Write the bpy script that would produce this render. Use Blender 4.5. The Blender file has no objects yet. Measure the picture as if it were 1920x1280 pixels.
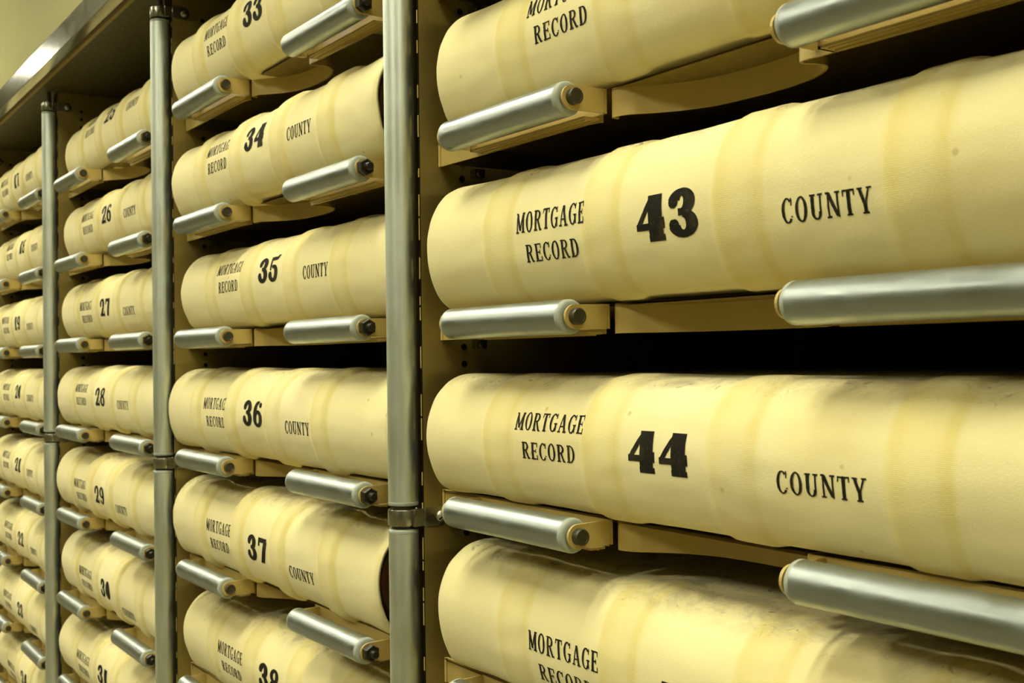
import bpy, bmesh, math, random
from math import sin, cos, pi, radians, sqrt, atan2
from mathutils import Vector, Matrix, noise

# ------------------------------------------------------------------ camera, world, lights, exposure
scene = bpy.context.scene
COL = scene.collection
ZB = 0.70                      # height of the camera above the floor
W = 0.54393                    # width of one bay
YAW, PIT, ROL = .59155, .01405, -.01284
cam_data = bpy.data.cameras.new('camera')
cam = bpy.data.objects.new('camera', cam_data)
COL.objects.link(cam)
_f = Vector((-cos(YAW) * cos(PIT), sin(YAW) * cos(PIT), sin(PIT)))
_r = _f.cross(Vector((0, 0, 1))).normalized()
_u = _r.cross(_f)
_R = cos(ROL) * _r + sin(ROL) * _u
_U = -sin(ROL) * _r + cos(ROL) * _u
M = Matrix((_R, _U, -_f)).transposed().to_4x4()
M.translation = Vector((.70317, -.38, ZB))
cam.matrix_world = M
cam_data.sensor_width = 36.0
cam_data.lens = 2150 / 1920 * 36
cam_data.clip_start = .02
cam_data.dof.use_dof = True
cam_data.dof.focus_distance = .70
cam_data.dof.aperture_fstop = 27.0
scene.camera = cam

world = bpy.data.worlds.new('world')
scene.world = world
world.use_nodes = True
world.node_tree.nodes['Background'].inputs[0].default_value = (1.0, .95, .55, 1)
world.node_tree.nodes['Background'].inputs[1].default_value = .05

scene.view_settings.view_transform = 'Standard'
scene.view_settings.look = 'None'
scene.view_settings.gamma = 1.0
scene.view_settings.use_curve_mapping = False
scene.view_settings.exposure = 0.0
LIGHT_STRENGTH = 55.0          # ceiling diffusers, both the aisle row and the added fill row
LIGHT_COLOR = (1.0, .97, .77)
LIGHTS = [(-6.7, -.78), (-4.4, -.78), (-2.1, -.78), (.2, -.78), (2.5, -.78),
          (-5.5, -2.6), (-2.4, -2.6), (.7, -2.6)]  # this outer row is added, unseen, as soft front fill on the shelves
random.seed(7)

# ------------------------------------------------------------------ helpers
def tag(o, label=None, cat=None, group=None, kind=None):
    if label: o['label'] = label
    if cat: o['category'] = cat
    if group: o['group'] = group
    if kind: o['kind'] = kind
    return o

def empty(name, loc, label, cat, group=None):
    o = bpy.data.objects.new(name, None)
    o.empty_display_size = .02
    COL.objects.link(o)
    o.location = loc
    return tag(o, label, cat, group)

def link(name, bm, mats, parent=None, loc=None, smooth=None, bevel=0, seg=2, solid=0):
    me = bpy.data.meshes.new(name)
    bmesh.ops.recalc_face_normals(bm, faces=bm.faces[:])
    if smooth:
        for f in bm.faces: f.smooth = True
    bm.to_mesh(me); bm.free()
    o = bpy.data.objects.new(name, me)
    COL.objects.link(o)
    for m in (mats if isinstance(mats, (list, tuple)) else [mats]): me.materials.append(m)
    if parent: o.parent = parent
    if loc: o.location = loc
    if smooth and smooth is not True:
        me.set_sharp_from_angle(angle=smooth)
    if solid:
        s = o.modifiers.new('thickness', 'SOLIDIFY'); s.thickness = solid; s.offset = -1
    if bevel:
        b = o.modifiers.new('bevel', 'BEVEL'); b.width = bevel; b.segments = seg; b.limit_method = 'ANGLE'
        b.angle_limit = radians(40)
    return o

def box(bm, x0, x1, y0, y1, z0, z1, mi=0):
    v = [bm.verts.new(p) for p in ((x0,y0,z0),(x1,y0,z0),(x1,y1,z0),(x0,y1,z0),(x0,y0,z1),(x1,y0,z1),(x1,y1,z1),(x0,y1,z1))]
    for q in ((0,3,2,1),(4,5,6,7),(0,1,5,4),(1,2,6,5),(2,3,7,6),(3,0,4,7)):
        f = bm.faces.new([v[i] for i in q]); f.material_index = mi

AX = {'x': lambda a, b, t: (t, a, b), 'z': lambda a, b, t: (a, b, t), 'y': lambda a, b, t: (a, t, b)}
def lathe(bm, axis, c, prof, n=40, mi=0, phase=0, cap=True):
    """prof: list of (t along axis, radius); c = centre offset in the two other axes."""
    fn = AX[axis]; rings = []
    for t, r in prof:
        rings.append([bm.verts.new(fn(c[0] + r * cos(2*pi*k/n + phase), c[1] + r * sin(2*pi*k/n + phase), t)) for k in range(n)])
    for a, b in zip(rings, rings[1:]):
        for k in range(n):
            f = bm.faces.new((a[k], a[(k+1) % n], b[(k+1) % n], b[k])); f.material_index = mi
    if cap:
        for rg in (rings[0], rings[-1]):
            f = bm.faces.new(rg); f.material_index = mi

def prism(bm, pts, axis, t0, t1, mi=0):
    fn = AX[axis]
    a = [bm.verts.new(fn(p[0], p[1], t0)) for p in pts]
    b = [bm.verts.new(fn(p[0], p[1], t1)) for p in pts]
    n = len(pts)
    for k in range(n):
        f = bm.faces.new((a[k], a[(k+1) % n], b[(k+1) % n], b[k])); f.material_index = mi
    bm.faces.new(a).material_index = mi; bm.faces.new(b).material_index = mi

def copy_tree(o, parent=None):
    c = o.copy(); COL.objects.link(c)
    if parent: c.parent = parent
    for ch in o.children: copy_tree(ch, c)
    return c

# ------------------------------------------------------------------ materials
def mat(name, color, rough=.5, metal=0., spec=.5):
    m = bpy.data.materials.new(name); m.use_nodes = True
    b = m.node_tree.nodes['Principled BSDF']
    b.inputs['Base Color'].default_value = (*color, 1)
    b.inputs['Roughness'].default_value = rough
    b.inputs['Metallic'].default_value = metal
    b.inputs['Specular IOR Level'].default_value = spec
    return m

class N:
    def __init__(s, m): s.t = m.node_tree; s.n = s.t.nodes; s.l = s.t.links; s.b = s.n['Principled BSDF']
    def add(s, typ, **kw):
        o = s.n.new(typ)
        for k, v in kw.items():
            if k in o.inputs: o.inputs[k].default_value = v
            else: setattr(o, k, v)
        return o
    def con(s, a, b): s.l.new(a, b)
    def noise(s, vec, scale, detail=3, rough=.5, dist=0):
        o = s.add('ShaderNodeTexNoise', Scale=scale, Detail=detail, Roughness=rough, Distortion=dist)
        if vec is not None: s.con(vec, o.inputs['Vector'])
        return o.outputs['Fac']
    def ramp(s, fac, a, b, lo=0., hi=1.):
        o = s.add('ShaderNodeMapRange'); o.inputs[1].default_value = a; o.inputs[2].default_value = b
        o.inputs[3].default_value = lo; o.inputs[4].default_value = hi; s.con(fac, o.inputs[0]); return o.outputs[0]
    def mix(s, fac, a, b, blend='MIX'):
        o = s.n.new('ShaderNodeMix'); o.data_type = 'RGBA'; o.blend_type = blend
        for i, v in ((6, a), (7, b)):
            if isinstance(v, tuple): o.inputs[i].default_value = (*v, 1)
            else: s.con(v, o.inputs[i])
        if isinstance(fac, (int, float)): o.inputs[0].default_value = fac
        else: s.con(fac, o.inputs[0])
        return o.outputs[2]
    def math(s, op, a, b=None):
        o = s.add('ShaderNodeMath', operation=op)
        for i, v in ((0, a), (1, b)):
            if v is None: continue
            if isinstance(v, (int, float)): o.inputs[i].default_value = v
            else: s.con(v, o.inputs[i])
        return o.outputs[0]
    def bump(s, h, strength, dist):
        o = s.add('ShaderNodeBump', Strength=strength, Distance=dist); s.con(h, o.inputs['Height'])
        s.con(o.outputs[0], s.b.inputs['Normal']); return o

def canvas_mat():
    m = mat('canvas', (.75, .65, .33), .92, 0, .12); n = N(m)
    uv = n.add('ShaderNodeUVMap', uv_map='cloth')
    obi = n.add('ShaderNodeObjectInfo')
    off = n.add('ShaderNodeVectorMath', operation='ADD')
    comb = n.add('ShaderNodeCombineXYZ')
    n.con(n.math('MULTIPLY', obi.outputs['Random'], 9.0), comb.inputs[2])
    n.con(uv.outputs[0], off.inputs[0]); n.con(comb.outputs[0], off.inputs[1]); vec = off.outputs[0]
    band = n.add('ShaderNodeAttribute', attribute_name='band').outputs['Fac']
    # faint yellow over the raised bands, blotched
    blot = n.ramp(n.noise(vec, 28, 4, .6), .25, .7, .55, 1.)
    c = n.mix(n.math('MULTIPLY', band, blot), (.83, .74, .36), (.76, .62, .185))
    # soft stains and scattered yellow spots
    st = n.ramp(n.noise(vec, 11, 3, .55, .4), .52, .78, 0, .45)
    c = n.mix(st, c, (.72, .56, .22))
    pale = n.ramp(n.noise(vec, 7, 2, .5), .55, .75, 0, .4)
    c = n.mix(pale, c, (.84, .77, .48))
    vor = n.add('ShaderNodeTexVoronoi', Scale=26.0, Randomness=1.0); n.con(vec, vor.inputs['Vector'])
    sp = n.ramp(vor.outputs['Distance'], .028, .05, .55, 0.)
    c = n.mix(sp, c, (.50, .38, .10))
    # dirt smudges where hands and dust touch the top edge
    top = n.add('ShaderNodeAttribute', attribute_name='grime').outputs['Fac']
    d1 = n.ramp(n.noise(vec, 38, 6, .68, .6), .46, .70, 0, .75)
    c = n.mix(n.math('MULTIPLY', d1, top), c, (.25, .215, .115))
    d2 = n.ramp(n.noise(vec, 120, 3, .6, 1.0), .64, .72, 0, .8)
    c = n.mix(n.math('MULTIPLY', d2, top), c, (.12, .10, .06))
    # weave: rows along the spine and finer rows across it
    sep = n.add('ShaderNodeSeparateXYZ'); n.con(uv.outputs[0], sep.inputs[0])
    jig = n.math('MULTIPLY', n.noise(vec, 60, 3), 9.0)
    wv = n.math('SINE', n.math('ADD', n.math('MULTIPLY', sep.outputs[1], 2*pi/.00085), jig))
    wu = n.math('SINE', n.math('ADD', n.math('MULTIPLY', sep.outputs[0], 2*pi/.00080), jig))
    fine = n.noise(vec, 900, 2)
    wamp = n.math('MULTIPLY', n.ramp(band, 0, .8, .32, 1.0), n.ramp(n.noise(vec, 14, 3), .35, .65, .5, 1.1))
    h = n.math('ADD', n.math('ADD', n.math('MULTIPLY', n.math('MULTIPLY', wv, wamp), .30), n.math('MULTIPLY', wu, .14)), n.math('MULTIPLY', fine, 1.4))
    cw = n.ramp(n.math('ADD', n.math('MULTIPLY', wv, wamp), n.math('MULTIPLY', fine, 1.4)), -1, 2, .925, 1.045)
    cc = n.add('ShaderNodeCombineColor')
    for i in range(3): n.con(cw, cc.inputs[i])
    c = n.mix(1.0, c, cc.outputs[0], 'MULTIPLY')
    n.con(c, n.b.inputs['Base Color'])
    n.bump(h, .26, .00020)
    n.b.inputs['Sheen Weight'].default_value = .25
    n.b.inputs['Sheen Roughness'].default_value = .6
    n.b.inputs['Sheen Tint'].default_value = (1, .95, .75, 1)
    return m

def ink_mat():
    m = mat('stamped_ink', (.02, .018, .01), .8, 0, .1); n = N(m)
    tc = n.add('ShaderNodeTexCoord').outputs['Object']
    f = n.ramp(n.noise(tc, 620, 3, .7), .60, .74, 0, .5)
    g = n.ramp(n.noise(tc, 60, 2), .5, .8, 0, .3)
    n.con(n.mix(n.math('ADD', f, g), (.016, .014, .008), (.16, .13, .05)), n.b.inputs['Base Color'])
    return m

def steel_mat(name, col, rough, scale=(1, 1, 1), amp=.12):
    m = mat(name, col, rough, 1.0); n = N(m)
    tc = n.add('ShaderNodeTexCoord').outputs['Object']
    mp = n.add('ShaderNodeMapping'); mp.inputs['Scale'].default_value = scale; n.con(tc, mp.inputs[0])
    nz = n.noise(mp.outputs[0], 60, 5, .6)
    n.con(n.ramp(nz, .3, .7, rough - amp * .4, rough + amp), n.b.inputs['Roughness'])
    blot = n.ramp(n.noise(tc, 35, 4, .6), .55, .8, 0, .45)
    n.con(n.mix(blot, col, tuple(v * .82 for v in col)), n.b.inputs['Base Color'])
    return m

def enamel_mat(name, col, rough=.38, var=.12):
    m = mat(name, col, rough, 0, .5); n = N(m)
    tc = n.add('ShaderNodeTexCoord').outputs['Object']
    nz = n.noise(tc, 9, 4, .6)
    n.con(n.mix(n.ramp(nz, .35, .7, 0, 1), tuple(v * (1 - var) for v in col), col), n.b.inputs['Base Color'])
    n.con(n.ramp(n.noise(tc, 150, 3), .3, .7, rough - .06, rough + .10), n.b.inputs['Roughness'])
    n.bump(n.noise(tc, 500, 2), .08, .0002)
    return m

CANVAS = canvas_mat()
INK = ink_mat()
STEEL = steel_mat('roller_steel', (.385, .42, .39), .34, (1, 1, 1))
POLE = steel_mat('post_steel', (.70, .755, .64), .44, (1, 1, .3))
BRIGHT = steel_mat('polished_steel', (.42, .42, .35), .13, (1, 1, 1), .05)
STRAP = steel_mat('strap_steel', (.36, .35, .26), .24)
SCREW = steel_mat('screw_steel', (.66, .62, .48), .30)
BOLT = mat('dark_bolt', (.05, .043, .018), .45, .2)
NUT = mat('black_nut', (.028, .024, .012), .38, .4)
TAN = enamel_mat('tan_enamel', (.54, .40, .115))
TAN_SHADED = enamel_mat('shaded_tan_enamel', (.22, .158, .029), .45)  # same enamel as the rails, colour darkened to stand in for shade
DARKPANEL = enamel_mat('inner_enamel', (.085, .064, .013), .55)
PLASTIC = mat('end_cap_plastic', (.36, .39, .31), .4, 0, .4)
PLASTIC.node_tree.nodes['Principled BSDF'].inputs['Subsurface Weight'].default_value = .1
PLASTIC.node_tree.nodes['Principled BSDF'].inputs['Subsurface Scale'].default_value = .002
HOLE = mat('hole_black', (.006, .005, .003), .9, 0, .1)
LEATHER = enamel_mat('brown_leather', (.16, .058, .018), .6, .5)
PAPER = mat('page_edges', (.45, .38, .22), .9, 0, .1)
WALLM = enamel_mat('wall_paint', (.36, .34, .125), .8, .04)
FLOORM = enamel_mat('floor_tile', (.16, .135, .06), .45, .15)
FARM = enamel_mat('aisle_wall_paint', (.13, .115, .05), .8, .04)
CEILM = enamel_mat('ceiling_paint', (.55, .52, .34), .9, .04)
LAMPM = bpy.data.materials.new('diffuser_glow'); LAMPM.use_nodes = True
_b = LAMPM.node_tree.nodes['Principled BSDF']
_b.inputs['Base Color'].default_value = (.9, .9, .85, 1)
_b.inputs['Emission Color'].default_value = (*LIGHT_COLOR, 1)
_b.inputs['Emission Strength'].default_value = LIGHT_STRENGTH
FIXT = mat('fixture_white', (.7, .7, .62), .5)

# ------------------------------------------------------------------ the room
def struct(name, bm, m):
    return tag(link(name, bm, m), kind='structure')
RX0, RX1, RY0, RY1, RZ = -8.6, 4.6, -3.6, .46, ZB + 1.9
bm = bmesh.new(); box(bm, RX0, RX1, RY0, RY1, -.1, 0); struct('floor', bm, FLOORM)
bm = bmesh.new(); box(bm, RX0, RX1, RY0, RY1, RZ, RZ + .1); struct('ceiling', bm, CEILM)
bm = bmesh.new(); box(bm, RX0 - .1, RX1 + .1, RY1, RY1 + .1, -.1, RZ + .1); struct('wall_back', bm, WALLM)
bm = bmesh.new(); box(bm, RX0 - .1, RX1 + .1, RY0 - .1, RY0, -.1, RZ + .1); struct('wall_front', bm, FARM)
bm = bmesh.new(); box(bm, RX0 - .1, RX0, RY0, RY1, -.1, RZ + .1); struct('wall_left', bm, WALLM)
bm = bmesh.new(); box(bm, RX1, RX1 + .1, RY0, RY1, -.1, RZ + .1); struct('wall_right', bm, WALLM)

lamp0 = None
for i, (x, y) in enumerate(LIGHTS):
    if lamp0 is None:
        lamp0 = t = empty('ceiling_light', (x, y, RZ - .06), 'long fluorescent ceiling light of the aisle row and added fill row', 'light', 'ceiling lights over the aisle')
        bm = bmesh.new()
        box(bm, -.14, .14, -.52, -.50, 0, .06); box(bm, -.14, .14, .50, .52, 0, .06)
        box(bm, -.14, -.12, -.50, .50, 0, .06); box(bm, .12, .14, -.50, .50, 0, .06)
        box(bm, -.12, .12, -.50, .50, .0555, .06)
        link('fixture_frame', bm, FIXT, t)
        bm = bmesh.new(); box(bm, -.119, .119, -.498, .498, .01, .055)
        link('diffuser', bm, LAMPM, t)
    else:
        t = copy_tree(lamp0); t.location = (x, y, RZ - .06)

# ------------------------------------------------------------------ the cabinet
BAYS = [-3, -2, -1, 0]                  # left edge of bay b stands at X = b * W
BAYWORD = {-3: 'farthest bay at the left edge', -2: 'second bay from the left', -1: 'third bay from the left', 0: 'nearest bay at the right'}
ZU = ZB + .403                          # underside of the top
Z0 = .10
HP = .11874 / 10
for b in BAYS:
    t = empty('cabinet_unit', (b * W, 0, 0), 'tan steel roller-shelf cabinet section, ' + BAYWORD[b], 'cabinet', 'sections of the steel record cabinet')
    for s in (0, 1):
        bm = bmesh.new()
        x0, x1 = (.0108, .012) if s == 0 else (W - .012, W - .0108)
        box(bm, x0, x1, .0096, .45, Z0, ZU - .0005)
        box(bm, x0, x1, .0093, .0096, Z0, ZU - .0005, 1)
        xi, xo = (x1, .0003) if s == 0 else (x0, -.0003)
        for yy in (.0434, .335):
            for k in range(-50, 33):
                z = ZB + .0080 + k * HP
                if z < Z0 + .02 or z > ZU - .02: continue
                lathe(bm, 'x', (yy, z), [(xi, .0023), (xi + xo * .9, .0023), (xi + xo, .0022)] if xo > 0 else [(xi + xo, .0022), (xi + xo * .9, .0023), (xi, .0023)], 14, 1)
        # rear upright channel standing off the wall
        if s == 0: box(bm, .012, .032, .376, .380, Z0, ZU - .001)
        else: box(bm, W - .032, W - .012, .376, .380, Z0, ZU - .001)
        link('side_panel', bm, [TAN_SHADED, HOLE], t)
    # slotted lip in the joint between the two panels
    bm = bmesh.new()
    box(bm, .0107, .0118, .00905, .00925, Z0, ZU - .001, 1)
    k = 0; z = Z0 + .01; rnd = random.Random(b + 40)
    while z < ZU - .03:
        h = rnd.choice((.006, .009, .0125, .015))
        box(bm, .0107, .0118, .0087, .00905, z, z + h)
        z += h + rnd.choice((.0015, .012, .018, .022))
    link('slotted_lip', bm, [TAN, HOLE], t)
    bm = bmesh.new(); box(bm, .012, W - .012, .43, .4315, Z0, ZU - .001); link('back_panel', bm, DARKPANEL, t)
    bm = bmesh.new(); box(bm, .012, W - .012, .03, .43, Z0, Z0 + .002); link('bottom_panel', bm, TAN_SHADED, t)
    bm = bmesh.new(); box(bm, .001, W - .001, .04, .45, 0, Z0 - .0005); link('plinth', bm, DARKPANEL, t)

XL, XR = -3 * W - .03, W + .03
t = empty('countertop', (0, 0, ZU), 'steel-edged flat top running over all bays of the cabinet', 'countertop')
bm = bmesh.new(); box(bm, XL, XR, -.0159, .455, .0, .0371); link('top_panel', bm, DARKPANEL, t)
bm = bmesh.new()
prof = [(-.034, .0390), (-.034, .0070), (-.0208, .0046), (-.016, .0046), (-.016, .0372), (.10, .0372), (.10, .0390)]
prism(bm, prof, 'x', XL, XR); o = link('steel_edge', bm, BRIGHT, t, bevel=.0007)
bm = bmesh.new(); box(bm, XL, XR, -.0205, -.0160, -.0002, .0045); link('wood_lip', bm, enamel_mat('yellow_lip', (.34, .235, .045), .5), t)

# ------------------------------------------------------------------ vertical roller posts and their clamps
ZC, ZT = ZB - .10906, ZB + .3728
def tube(parent, z0, z1):
    bm = bmesh.new(); R = .01035
    lathe(bm, 'z', (0, 0), [(z0 + .003, R), (z1 - .003, R)], 64)
    o = link('roller_tube', bm, POLE, parent, smooth=radians(40))
    for a, d in ((z0, 1), (z1, -1)):
        bm = bmesh.new()
        lathe(bm, 'z', (0, 0), [(a, R * .80), (a + d * .0004, R * .97), (a + d * .0010, R * 1.015), (a + d * .0026, R * 1.015), (a + d * .0032, R)], 48)
        link('end_cap', bm, PLASTIC, o, smooth=radians(40))
    return o
def clamp(parent, z):
    bm = bmesh.new(); R = .0107
    n = 40
    prof = [(R - .0012, -.0054), (R - .0003, -.0057), (R, -.0050), (R, .0050), (R - .0003, .0057), (R - .0012, .0054)]
    rings = []
    a0, a1 = radians(10), radians(-320)
    for k in range(n + 1):
        a = a0 + (a1 - a0) * k / n
        rings.append([bm.verts.new((r * cos(a), r * sin(a), z + h)) for r, h in prof])
    for p, q in zip(rings, rings[1:]):
        for j in range(len(prof)):
            bm.faces.new((p[j], p[(j+1) % len(prof)], q[(j+1) % len(prof)], q[j]))
    bm.faces.new(rings[0]); bm.faces.new(rings[-1])
    # neck, step and round-ended ear lying on the bay's inner wall
    box(bm, .0085, .0131, .0015, .0100, z - .0060, z + .0060)
    pts = [(.0095, -.0066)] + [(.0222 + .0066 * cos(a), .0066 * sin(a)) for a in [radians(-90 + 15 * i) for i in range(13)]] + [(.0095, .0066)]
    prism(bm, [(p[0], z + p[1]) for p in pts], 'x', .01205, .0133)
    c = link('post_clamp', bm, STRAP, parent, smooth=radians(35), bevel=.0003)
    bm = bmesh.new()
    prof = [(.0133, .0040), (.0137, .0040)] + [(.0137 + .0022 * sin(radians(a)), .0040 * cos(radians(a))) for a in (20, 40, 60, 78)]
    lathe(bm, 'x', (.0225, z), prof, 28)
    bm2 = bm
    # dark driver slot across the dome
    v = []
    a = radians(35)
    for s in (-1, 1):
        for w_ in (-1, 1):
            v.append((.0225 + s * .0034 * cos(a) - w_ * .0004 * sin(a), z + s * .0034 * sin(a) + w_ * .0004 * cos(a)))
    q = [v[0], v[1], v[3], v[2]]
    prism(bm2, q, 'x', .0148, .01602, 1)
    s = link('screw', bm2, [SCREW, HOLE], c, smooth=radians(50))
    bm = bmesh.new(); lathe(bm, 'z', (0, 0), [(z - .0075, .0082), (z + .0075, .0082)], 24)
    link('axle', bm, BOLT, c, smooth=radians(40))
    return c

postword = {-3: 'at the far left end of the cabinet', -2: 'right of the farthest bay, leftmost in the photo',
            -1: 'between the second and third bays', 0: 'beside the nearest bay, thickest in the photo', 1: 'at the right end of the cabinet'}
post0 = None
for b in (-3, -2, -1, 0, 1):
    lab = 'upright grey steel roller post ' + postword[b]
    if post0 is None:
        post0 = t = empty('roller_post', (b * W, 0, Z0), lab, 'post', 'vertical roller posts between the bays')
        D = -Z0
        tube(t, ZC + .0078 + D, ZT + D)
        tube(t, ZB - .592 + D, ZC - .0078 + D)
        clamp(t, ZC + D); clamp(t, ZT + .0075 + D)
        bm = bmesh.new()
        lathe(bm, 'z', (0, 0), [(ZT + .016 + D, .003), (ZU - .0003 + D, .003)], 16); link('stud', bm, BOLT, t)
        bm = bmesh.new()
        lathe(bm, 'z', (0, 0), [(D + Z0, .009), (ZB - .5925 + D, .009)], 24); link('foot', bm, BOLT, t)
    else:
        t = copy_tree(post0); t.location = (b * W, 0, Z0); t['label'] = lab

# ------------------------------------------------------------------ roller shelves
def smooth_path(pts, n=6):
    out = []
    P = [pts[0]] + pts + [pts[-1]]
    for i in range(1, len(P) - 2):
        p0, p1, p2, p3 = P[i-1], P[i], P[i+1], P[i+2]
        for k in range(n):
            t = k / n
            out.append(tuple(.5 * (2*p1[j] + (p2[j]-p0[j])*t + (2*p0[j]-5*p1[j]+4*p2[j]-p3[j])*t*t + (3*p1[j]-p0[j]-3*p2[j]+p3[j])*t**3) for j in (0, 1)))
    out.append(pts[-1]); return out
front = [(.0140, .0260), (.0155, .0250), (.060, .0250), (.120, .0250), (.172, .0250), (.188, .0270), (.1930, .0305), (.1990, .0320), (.2012, .0300), (.2020, .0268), (.2040, .0250), (.2085, .0250), (.216, .0285), (.224, .036), (.238, .0465), (.256, .0535), (.280, .0560),
         (.305, .0555), (.325, .0515), (.338, .0445), (.3440, .0375), (.3435, .0320), (.3412, .0275), (.3420, .0235), (.3470, .0218), (.360, .0225), (.400, .0240), (.470, .0250), (.528, .0250), (.5300, .0260)]
RAILPATH = smooth_path(front)
def offset_path(path, d):
    out = []
    for i, p in enumerate(path):
        a = path[max(i-1, 0)]; c = path[min(i+1, len(path)-1)]
        tx, ty = c[0]-a[0], c[1]-a[1]; l = sqrt(tx*tx + ty*ty) or 1
        out.append((p[0] - ty/l*d, p[1] + tx/l*d))
    return out
def lug_poly(r=.0069):
    pts = [(r * cos(a) , r * .98 * sin(a)) for a in [radians(90 + 15*i) for i in range(13)]]
    return pts + [(.0215, -.0066), (.0225, -.0058), (.0225, .0062), (.0215, .0072)]
def make_shelf():
    """local frame: X across the bay from its left post axis, Y into the cabinet, Z=0 on the rollers' axis"""
    t = empty('roller_shelf', (0, 0, 0), 'x', 'shelf', 'sliding roller shelves of the cabinet')
    zt, zb = .0075, -.0093
    bm = bmesh.new()
    po = offset_path(RAILPATH, .0001); pi_ = offset_path(RAILPATH, .0016)
    prev = None; rows = []
    for (a, b_) in zip(po, pi_):
        rows.append([bm.verts.new((a[0], a[1], zb)), bm.verts.new((a[0], a[1], zt - .0006)), bm.verts.new(((a[0]*.7+b_[0]*.3), (a[1]*.7+b_[1]*.3), zt)), bm.verts.new((b_[0], b_[1], zt)), bm.verts.new((b_[0], b_[1], zb))])
    for i_, (p, q) in enumerate(zip(rows, rows[1:])):
        if .1905 < RAILPATH[i_][0] < .2008: continue        # slot between bracket and rail
        for j in range(5): bm.faces.new((p[j], p[(j+1) % 5], q[(j+1) % 5], q[j]))
    bm.faces.new(rows[0]); bm.faces.new(rows[-1])
    link('front_rail', bm, TAN, t, smooth=radians(35))
    bm = bmesh.new()
    inner = offset_path(RAILPATH, .0017)
    top = [bm.verts.new((p[0], p[1], zt - .0003)) for p in inner] + [bm.verts.new((.530, .40, zt - .0003)), bm.verts.new((.014, .40, zt - .0003))]
    f = bm.faces.new(top)
    r = bmesh.ops.extrude_face_region(bm, geom=[f])
    for v in [e for e in r['geom'] if isinstance(e, bmesh.types.BMVert)]: v.co.z -= .0011
    bmesh.ops.triangulate(bm, faces=[f for f in bm.faces if len(f.verts) > 4])
    link('shelf_plate', bm, TAN_SHADED, t)
    for x0, x1 in ((.0145, .0160), (.528, .5295)):
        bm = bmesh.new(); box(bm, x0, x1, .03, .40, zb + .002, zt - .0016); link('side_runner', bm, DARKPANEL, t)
    # clip and screw hooked in the wall holes under the rail
    for x, s in ((.0125, 1), (.5315, -1)):
        bm = bmesh.new()
        box(bm, x if s > 0 else x - .007, x + .007 if s > 0 else x, .050, .058, -.0155, -.0095)
        lathe(bm, 'x', (.054, -.0125), [(x + s*.007, .0028), (x + s*.0085, .0024)], 14)
        link('wall_clip', bm, STRAP, t)
    for x0, x1, last in ((.068, .197, 0), (.357, .486, 1)):
        # bracket: back strip, ribbed bottom flange and two round-nosed lugs
        bm = bmesh.new()
        box(bm, x0 - .0042, x1 + .0032, .0226, .0242, -.0066, .0072)
        box(bm, x0 + .006, x1 - .0020, .0120, .0226, -.0096, -.0083)
        box(bm, x0 + .010, x1 - .0040, .0185, .0200, -.0104, -.0096)
        box(bm, x0 + .010, x1 - .0040, .0140, .0152, -.0101, -.0096)
        box(bm, x0 + .006, x0 + .0075, .0120, .0226, -.0096, -.0060)
        for lx in (x0 - .0042, x1 + .0016): prism(bm, lug_poly(), 'x', lx, lx + .0016)
        br = link('roller_bracket', bm, TAN, t)
        bm = bmesh.new(); R = .0098
        lathe(bm, 'x', (0, 0), [(x0 + .0030, R), (x1 - .0036, R)], 56)
        ro = link('roller', bm, STEEL, t, smooth=radians(40))
        for a, d in ((x0, 1), (x1, -1)):
            bm = bmesh.new()
            lathe(bm, 'x', (0, 0), [(a + d*.0001, R*.60), (a + d*.0002, R*.86), (a + d*.0008, R*.95), (a + d*.0018, R*.995), (a + d*.0030, R*1.006), (a + d*.0036, R)], 48)
            link('end_cap', bm, PLASTIC, ro, smooth=radians(40))
        bm = bmesh.new(); e = x1 + .0032
        if not last:
            lathe(bm, 'x', (0, 0), [(e, .0046), (e + .0038, .0046), (e + .0043, .0043), (e + .0043, .0035), (e + .0040, .0032), (e + .0040, .0001)], 28)
        else:
            lathe(bm, 'x', (0, 0), [(e, .0064), (e + .0048, .0064), (e + .0056, .0056)], 6, phase=radians(30))
            lathe(bm, 'x', (0, 0), [(e + .0057, .0031), (e + .0102, .0030), (e + .0108, .0024)], 18)
        bm3 = bmesh.new(); lathe(bm3, 'x', (0, 0), [(x0 - .0062, .0040), (x0 - .0043, .0046)], 20)
        link('pin_head', bm3, BOLT, t, smooth=radians(30))
        link('nut' if last else 'bolt', bm, NUT if last else BOLT, t, smooth=radians(30))
    return t

# ------------------------------------------------------------------ stamped letters
SL = 0.0
def ring(cx, cy, rx, ry, tx, ty, a0=0, a1=360, n=None):
    n = n or max(4, int(abs(a1 - a0) / 14)); out = []
    P = []
    for k in range(n + 1):
        a = radians(a0 + (a1 - a0) * k / n)
        P.append(((cx + rx*cos(a), cy + ry*sin(a)), (cx + (rx-tx)*cos(a), cy + (ry-ty)*sin(a))))
    for p, q in zip(P, P[1:]): out.append((p[0], q[0], q[1], p[1]))
    return out
def seg(x0, y0, x1, y1, w, horiz=False):
    """a straight stroke, cut square to the baseline (or to the upright when horiz)"""
    n = max(1, int(sqrt((x1-x0)**2 + (y1-y0)**2) / .09)); out = []
    dx, dy = (0, w/2) if horiz else (w/2, 0)
    for k in range(n):
        a, b = k/n, (k+1)/n
        ax, ay, bx, by = x0+(x1-x0)*a, y0+(y1-y0)*a, x0+(x1-x0)*b, y0+(y1-y0)*b
        out.append(((ax-dx, ay-dy), (ax+dx, ay+dy), (bx+dx, by+dy), (bx-dx, by-dy)))
    return out
def H(x0, x1, y, t): return seg(x0, y, x1, y, t, True)
s_ = .075
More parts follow.
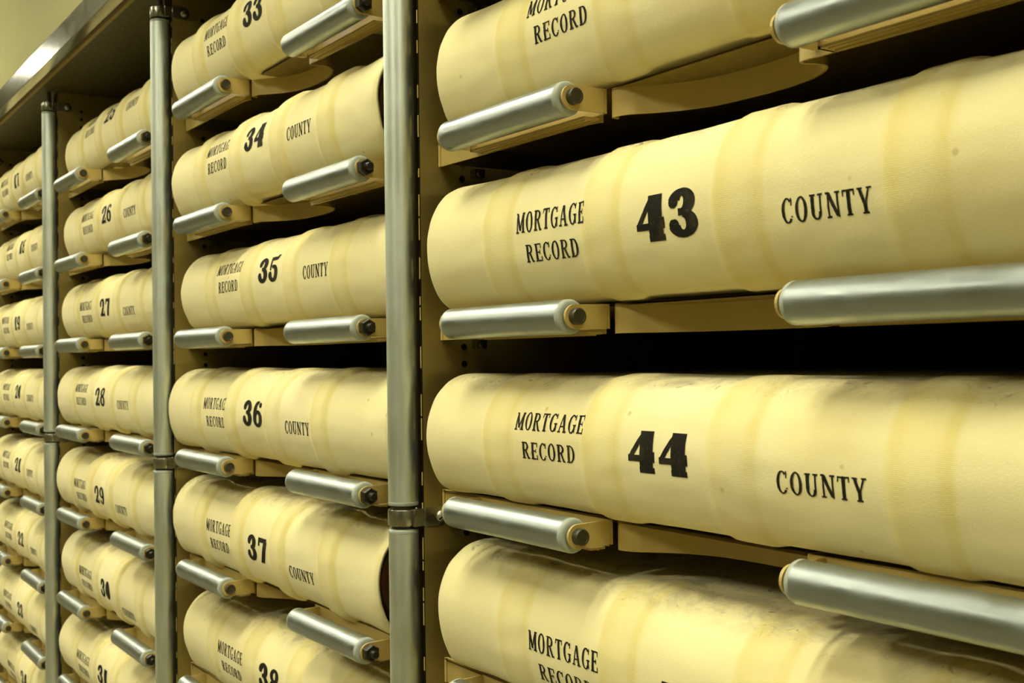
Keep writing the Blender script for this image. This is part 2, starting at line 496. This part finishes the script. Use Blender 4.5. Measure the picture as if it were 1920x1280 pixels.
def GL():
    g = {}
    g['M'] = (.80, seg(.13,0,.13,1,.10)+seg(.66,0,.66,1,.17)+seg(.13,.98,.40,.12,.17)+seg(.40,.12,.64,.98,.09)+H(.02,.26,.035,s_)+H(.52,.80,.035,s_)+H(.02,.18,.965,s_)+H(.62,.80,.965,s_))
    g['O'] = (.66, ring(.33,.5,.31,.52,.16,.075))
    g['R'] = (.70, seg(.16,0,.16,1,.17)+ring(.30,.745,.29,.255,.15,.075,-90,90)+H(.16,.32,.9625,s_)+H(.16,.32,.53,s_)+seg(.36,.50,.57,.02,.16)+H(.02,.32,.035,s_)+H(.50,.70,.035,s_)+H(.02,.2,.965,s_))
    g['T'] = (.62, seg(.31,0,.31,1,.17)+H(.02,.60,.96,.08)+seg(.05,.76,.05,.98,.06)+seg(.57,.76,.57,.98,.06)+H(.17,.45,.035,s_))
    g['C'] = (.62, ring(.33,.5,.31,.52,.16,.075,48,318)+seg(.54,.70,.54,1.0,.07)+H(.5,.6,.25,.06))
    g['G'] = (.66, ring(.33,.5,.31,.52,.16,.075,48,322)+seg(.55,.72,.55,1.0,.07)+seg(.54,.06,.54,.44,.13)+H(.40,.66,.44,.07))
    g['A'] = (.72, seg(.12,.02,.34,.98,.08)+seg(.58,.02,.36,.98,.17)+H(.18,.56,.32,.07)+H(.0,.24,.035,s_)+H(.44,.72,.035,s_))
    g['E'] = (.62, seg(.16,0,.16,1,.17)+H(.02,.57,.9625,s_)+H(.16,.44,.52,s_)+H(.02,.58,.0375,s_)+seg(.54,.74,.54,1,.07)+seg(.55,0,.55,.28,.07)+seg(.43,.40,.43,.64,.06))
    g['D'] = (.68, seg(.16,0,.16,1,.17)+ring(.28,.5,.36,.50,.16,.075,-90,90)+H(.02,.30,.9625,s_)+H(.02,.30,.0375,s_))
    g['U'] = (.70, seg(.16,.30,.16,1,.17)+seg(.55,.30,.55,1,.09)+ring(.335,.32,.26,.335,.15,.075,180,360)+H(.02,.31,.965,s_)+H(.42,.68,.965,s_))
    g['N'] = (.72, seg(.14,0,.14,1,.09)+seg(.60,0,.60,1,.09)+seg(.16,.98,.58,.04,.18)+H(.02,.27,.035,s_)+H(.02,.20,.965,s_)+H(.47,.72,.965,s_))
    g['Y'] = (.68, seg(.34,0,.34,.45,.17)+seg(.32,.40,.12,.98,.16)+seg(.37,.42,.56,.98,.09)+H(.19,.49,.035,s_)+H(.0,.26,.965,s_)+H(.44,.68,.965,s_))
    T, t, S = .41, .19, .18
    g['0'] = (.84, ring(.42,.5,.40,.52,T,t))
    g['1'] = (.60, seg(.32,0,.32,1,T)+H(.06,.58,.075,S)+seg(.10,.74,.32,.92,.12, True))
    g['2'] = (.84, ring(.41,.70,.38,.32,.28,.15,-50,180)+seg(.60,.50,.28,.14,.30)+H(.05,.80,.085,.17)+seg(.74,0,.74,.30,.12)+ring(.17,.66,.12,.12,.12,.12))
    g['3'] = (.84, ring(.40,.735,.37,.285,.32,.17,-90,168)+ring(.41,.285,.41,.305,.33,.17,-168,90)+H(.30,.44,.53,.15)+ring(.17,.74,.13,.12,.13,.12)+ring(.16,.27,.14,.13,.14,.13))
    g['4'] = (.90, seg(.60,0,.60,1,T)+H(.04,.86,.34,.15)+seg(.11,.36,.52,.98,.15)+H(.38,.84,.07,.14)+H(.68,.86,.46,.10))
    g['5'] = (.84, ring(.40,.32,.40,.34,.29,.15,-165,118)+seg(.17,.45,.17,.98,.14)+H(.11,.62,.92,.16)+seg(.58,.86,.74,1.06,.20)+ring(.16,.27,.14,.13,.14,.13))
    g['6'] = (.84, ring(.43,.31,.39,.33,.28,.14)+ring(.43,.48,.39,.53,.29,.15,72,200)+ring(.63,.84,.11,.11,.11,.11))
    g['7'] = (.80, H(.06,.76,.89,.18)+seg(.13,.66,.13,.98,.13)+seg(.66,.86,.38,0,.30))
    g['8'] = (.84, ring(.42,.75,.34,.27,.25,.13)+ring(.42,.28,.39,.31,.28,.14))
    g['9'] = (.84, ring(.41,.69,.39,.33,.28,.14)+ring(.41,.52,.39,.53,.29,.15,-108,20)+ring(.21,.16,.11,.11,.11,.11))
    return g
GLYPH = GL()

# ------------------------------------------------------------------ ledgers
A_ = .038                       # how far the round back bulges
LEN = .470; DEPTH = .36
HUBS = (.088, .188, .288, .388)
def sstep(a, b, x):
    t = min(max((x - a) / (b - a), 0), 1); return t*t*(3-2*t)
class Book:
    def __init__(s, n, B, left):
        s.n = n; s.B = B; rnd = random.Random(n * 13 + 5)
        s.L = LEN + .004 if n in (34, 37) else min(.5295 - left, .508)
        s.amp = rnd.uniform(.0011, .0019)
        s.side = rnd.uniform(-.0012, .0012)
        if n in (34, 33, 37, 29, 30, 25): s.amp = .0030
        if n in (36, 28, 27, 26, 17, 18): s.amp = .0023
        if n in (43, 44): s.amp = .0014
        s.sag = .008 if n == 43 else .0125
        s.jit = [rnd.uniform(-.002, .002) for _ in HUBS]
        s.seed = rnd.uniform(0, 50)
        s.rot = rnd.uniform(-.006, .006)
    def hub(s, x):
        v = 0
        for h, j in zip(HUBS, s.jit):
            d = x - (h + j)
            v = max(v, sstep(-.019, -.011, d) * (1 - sstep(.008, .0155, d)))
        return v
    def band(s, x):
        v = 0
        for h, j in zip(HUBS, s.jit):
            d = x - (h + j)
            v = max(v, .85 * sstep(-.017, -.0145, d) * (1 - .55 * sstep(-.013, .000, d)) * (1 - sstep(.013, .017, d)),
                       .8 * sstep(.007, .012, d) * (1 - sstep(.014, .018, d)))
        return v
    def off(s, x, th):
        o = s.amp * s.hub(x) * (1.0 if abs(th) < 1.2 else 1.15)
        o += .0009 * noise.noise(Vector((x * 9 + s.seed, th * 1.3, s.seed)))
        o += .00035 * noise.noise(Vector((x * 40 + s.seed, th * 4, 3)))
        e = min(x, s.L - x)
        o += .0012 * (1 - sstep(0, .045, e)) - .0016 * (1 - sstep(0, .0035, e))
        return o
    def arc(s, x, th, extra=0.):
        """point on the round back: th=0 faces the reader, +90 deg is the top"""
        o = s.off(x, th) + extra
        q = abs(cos(th)) ** .92
        st = sstep(.35, 1.2, abs(th))
        if th > 0:
            y = A_ - (A_ + o) * q
            z = s.B + (s.B - .0012 + o) * abs(sin(th)) ** (.98 - .06 * st)
        else:                           # the underside sags fuller and squarer onto the shelf
            a = A_ - s.sag
            y = a - (a + o) * q
            z = s.B - (s.B - .0012 + o) * abs(sin(th)) ** (.98 - s.sag * 15 * st)
        return Vector((x - s.L / 2, y, z))
    def build(s, loc, label, group):
        t = empty('canvas_ledger', loc, label, 'ledger', group)
        s.cover(t); s.inside(t)
        return t
    def cover(s, t):
        bm = bmesh.new(); uvl = bm.loops.layers.uv.new('cloth')
        bl = bm.verts.layers.float.new('band'); gl = bm.verts.layers.float.new('grime')
        nx = 170; cols = []
        nb, na = 8, 44
        xs = sorted(set([round(k * s.L / nx, 5) for k in range(nx + 1)] + [.0008, .0018, s.L - .0008, s.L - .0018]))
        for x in xs:
            col = []; hb = s.band(x)
            for k in range(nb):
                f = 1 - k / nb; y = A_ - s.sag + (DEPTH - A_ + s.sag) * f ** 1.5
                col.append((Vector((x - s.L/2, y, .0012 - s.off(x, -pi/2) * (1 - f) )), -.066 - (y - A_), 0, 0))
            for k in range(na + 1):
                th = -pi/2 + pi * k / na
                g = sstep(.65, 1.35, th)
                bfade = 1 - .35 * sstep(.9, 1.5, abs(th))
                col.append((s.arc(x, th), th * .042, hb * bfade, g))
            for k in range(1, nb + 1):
                f = k / nb; y = A_ + (DEPTH - A_) * f ** 1.5
                fade = (1 - sstep(0, .35, f))
                col.append((Vector((x - s.L/2, y, 2 * s.B - .0012 + s.off(x, pi/2) * fade)), .066 + (y - A_), hb * .5 * fade, 1))
            vs = []
            for p, v, b_, g in col:
                q = bm.verts.new(p); q[bl] = b_; q[gl] = g; vs.append((q, (x, v)))
            cols.append(vs)
        for a, b_ in zip(cols, cols[1:]):
            for j in range(len(a) - 1):
                f = bm.faces.new((a[j][0], b_[j][0], b_[j+1][0], a[j+1][0])); f.smooth = True
                for lp, uv in zip(f.loops, (a[j][1], b_[j][1], b_[j+1][1], a[j+1][1])): lp[uvl].uv = uv
        me = bpy.data.meshes.new('canvas_cover')
        bm.normal_update(); bm.to_mesh(me); bm.free(); me.materials.append(CANVAS)
        o = bpy.data.objects.new('canvas_cover', me); COL.objects.link(o); o.parent = t
        m = o.modifiers.new('thickness', 'SOLIDIFY'); m.thickness = .0022; m.offset = -1
        return o
    def inside(s, t):
        # leather-bound block standing back from the open ends of the canvas jacket
        h = .0055; r = s.B - .0055
        pts = [(A_ + .004 - (A_ - .002) * cos(radians(a)), s.B + r * sin(radians(a))) for a in range(-90, 91, 10)]
        pts = pts[::-1]
        poly = pts + [(DEPTH - .006, s.B - r), (DEPTH - .006, s.B + r)]
        bm = bmesh.new(); prism(bm, poly, 'x', -s.L/2 + h, s.L/2 - h, 0)
        link('leather_binding', bm, LEATHER, t, smooth=radians(30))
    def stamp(s, t, name, lines):
        """lines: (text, centre x, centre angle in deg, height, width)"""
        bm = bmesh.new()
        R = .042
        for text, xc, thc, hgt, wid in lines:
            adv = [GLYPH[c][0] for c in text]; gap = .10 if text[0].isalpha() else .06
            total = sum(adv) + gap * (len(text) - 1); sx = wid / total
            x = -wid / 2
            jr = random.Random(s.n * 7 + len(text))
            for c in text:
                dy = jr.uniform(-.012, .012) * hgt
                for quad in GLYPH[c][1]:
                    vs = []
                    for px, py in quad:
                        lx = x + px * sx; ly = (py - .5) * hgt + dy + lx * s.rot
                        q_ = noise.noise_vector(Vector((lx * 900 + s.n, ly * 900, xc * 50))) * .00017
                        vs.append(bm.verts.new(s.arc(xc + lx + q_.x, radians(thc) + (ly + q_.y) / R, .00020)))
                    try: bm.faces.new(vs)
                    except ValueError: pass
                x += (GLYPH[c][0] + gap) * sx
        # all strokes face outwards
        bm.normal_update()
        for f in bm.faces:
            if f.normal.y > 0: f.normal_flip()
        me = bpy.data.meshes.new(name); bm.to_mesh(me); bm.free(); me.materials.append(INK)
        o = bpy.data.objects.new(name, me); COL.objects.link(o); o.parent = t

# number: (roller axis z, left end from post, front y, half thickness, title x, title angle, number x, number angle, county x, county angle)
BOOKS = {
    17: (0.2594, 0.0395, 0.003, 0.042, 0.1370, 11.5, 0.2450, -2.1, 0.3500, -11.6),
    18: (0.1384, 0.0382, 0.0105, 0.042, 0.1370, 24.0, 0.2450, 12.0, 0.3500, -1.8),
    19: (0.0195, 0.0386, 0.0025, 0.042, 0.1450, 9.6, 0.2450, -1.6, 0.3482, -13.1),
    20: (-0.1008, 0.038, 0.0025, 0.042, 0.1450, 15.7, 0.2450, 6.4, 0.3500, -5.6),
    21: (-0.2217, 0.0316, 0.0025, 0.042, 0.1450, 19.3, 0.2450, 5.1, 0.3500, -4.6),
    22: (-0.3398, 0.0395, 0.005, 0.042, 0.1370, 12.0, 0.2450, -2.7, 0.3500, -13.6),
    23: (-0.455, 0.038, 0.0035, 0.042, 0.1370, 4.2, 0.2450, -6.5, 0.3424, -27.1),
    24: (-0.571, 0.0386, 0.0085, 0.042, 0.1421, -6.7, 0.2450, -6.1, 0.3400, -26.7),
    25: (0.2543, 0.0384, 0.0145, 0.042, 0.1370, 39.9, 0.2340, 27.3, 0.3397, 16.2),
    26: (0.1393, 0.0399, 0.011, 0.042, 0.1370, 14.1, 0.2340, 5.0, 0.3395, -8.1),
    27: (0.0251, 0.0395, 0.008, 0.042, 0.1370, 3.5, 0.2340, -4.9, 0.3404, -17.0),
    28: (-0.0967, 0.0304, 0.0025, 0.042, 0.1370, 17.9, 0.2397, 4.6, 0.3435, -6.5),
    29: (-0.2146, 0.0231, 0.0025, 0.042, 0.1370, 0.6, 0.2366, -8.8, 0.3361, -21.3),
    30: (-0.3334, 0.0382, 0.005, 0.042, 0.1370, 0.8, 0.2399, -8.2, 0.3350, -30.6),
    31: (-0.4523, 0.0324, 0.0025, 0.042, 0.1370, 5.2, 0.2353, 0.5, 0.3400, -14.8),
    32: (-0.571, 0.02, 0.01, 0.042, 0.1390, 8.0, 0.2375, -4.0, 0.3400, -12.0),
    33: (0.2615, 0.0305, 0.0025, 0.042, 0.1370, 16.8, 0.2355, 5.6, 0.3400, -3.2),
    34: (0.1409, 0.0303, 0.0025, 0.042, 0.1370, 22.5, 0.2340, 15.4, 0.3350, -0.4),
    35: (0.0234, 0.0391, 0.0085, 0.042, 0.1404, 22.8, 0.2410, 11.4, 0.3432, -0.4),
    36: (-0.0997, 0.0141, 0.0015, 0.042, 0.1444, 12.3, 0.2450, 3.8, 0.3500, -8.6),
    37: (-0.2139, 0.0243, 0.0025, 0.042, 0.1370, 4.4, 0.2393, -6.2, 0.3350, -19.0),
    38: (-0.3336, 0.0394, 0.008, 0.042, 0.1370, 6.4, 0.2357, 0.3, 0.3400, -13.6),
    39: (-0.4523, 0.02, 0.01, 0.042, 0.1390, 8.0, 0.2375, -4.0, 0.3400, -12.0),
    40: (-0.571, 0.02, 0.01, 0.042, 0.1390, 8.0, 0.2375, -4.0, 0.3400, -12.0),
    41: (0.2601, 0.02, 0.01, 0.042, 0.1390, 8.0, 0.2375, -4.0, 0.3400, -12.0),
    42: (0.143, 0.0397, 0.007, 0.042, 0.1398, 19.2, 0.2375, 7.2, 0.3400, -0.8),
    43: (0.0221, 0.0324, 0.0025, 0.0443, 0.1407, 6.8, 0.2395, -5.9, 0.3406, -14.7),
    44: (-0.0985, 0.0286, 0.0025, 0.0402, 0.1394, 19.0, 0.2345, 2.2, 0.3394, -8.7),
    45: (-0.2148, 0.0397, 0.0035, 0.042, 0.1370, -1.0, 0.2375, -13.0, 0.3400, -21.0),
    46: (-0.3336, 0.02, 0.01, 0.042, 0.1390, 8.0, 0.2375, -4.0, 0.3400, -12.0),
    47: (-0.4523, 0.02, 0.01, 0.042, 0.1390, 8.0, 0.2375, -4.0, 0.3400, -12.0),
    48: (-0.571, 0.02, 0.01, 0.042, 0.1390, 8.0, 0.2375, -4.0, 0.3400, -12.0),
}
SKIP = ()
GROUPS = {0: 'canvas ledgers 17 to 24 in the farthest bay', 1: 'canvas ledgers 25 to 32 in the second bay', 2: 'canvas ledgers 33 to 40 in the third bay', 3: 'canvas ledgers 41 to 48 in the nearest bay'}
ORD = ['', 'uppermost', 'second from the top', 'third from the top', 'fourth from the top', 'fifth from the top', 'sixth from the top', 'seventh from the top', 'lowest']
BAYN = ['farthest bay', 'second bay', 'third bay', 'nearest bay']
EXTRA = {34: 'open dark end by the post, ', 37: 'rusty brown end by the post, '}
shelf0 = make_shelf()
first = True
for n, (tz, left, yf, B, xt, tht, xn, thn, xc, thc) in BOOKS.items():
    col = (n - 17) // 8; b = col - 3
    sh = shelf0 if first else copy_tree(shelf0); first = False
    sh.location = (b * W, 0, ZB + tz)
    row = (n - 17) % 8 + 1
    sh['label'] = 'tan two-roller shelf, %s in the %s' % (ORD[row], BAYN[col])
    if n in SKIP: continue
    xt = max(xt, .1385); xc = min(xc, .343)
    k = Book(n, B, left)
    if n in EXTRA: lab = 'canvas ledger stamped %d, %s%s, third bay' % (n, EXTRA[n], ORD[row])
    elif n in (42, 45): lab = 'cream canvas ledger, number cut off, %s in the nearest bay' % ORD[row]
    else: lab = 'cream canvas ledger stamped %d, %s in the %s' % (n, ORD[row], BAYN[col])
    t = k.build((b * W + left + k.L / 2, yf, ZB + tz + .0075 + .0003), lab, GROUPS[col])
    k.stamp(t, 'printed_title', [('MORTGAGE', xt, tht, .0114, .067), ('RECORD', xt + .0005, tht - 24.5, .0103, .0515)])
    k.stamp(t, 'printed_number', [(str(n), xn, thn, .0228, .0470)])
    lines = [('COUNTY', xc, thc, .0108, .0495)]
    k.stamp(t, 'printed_county', lines)
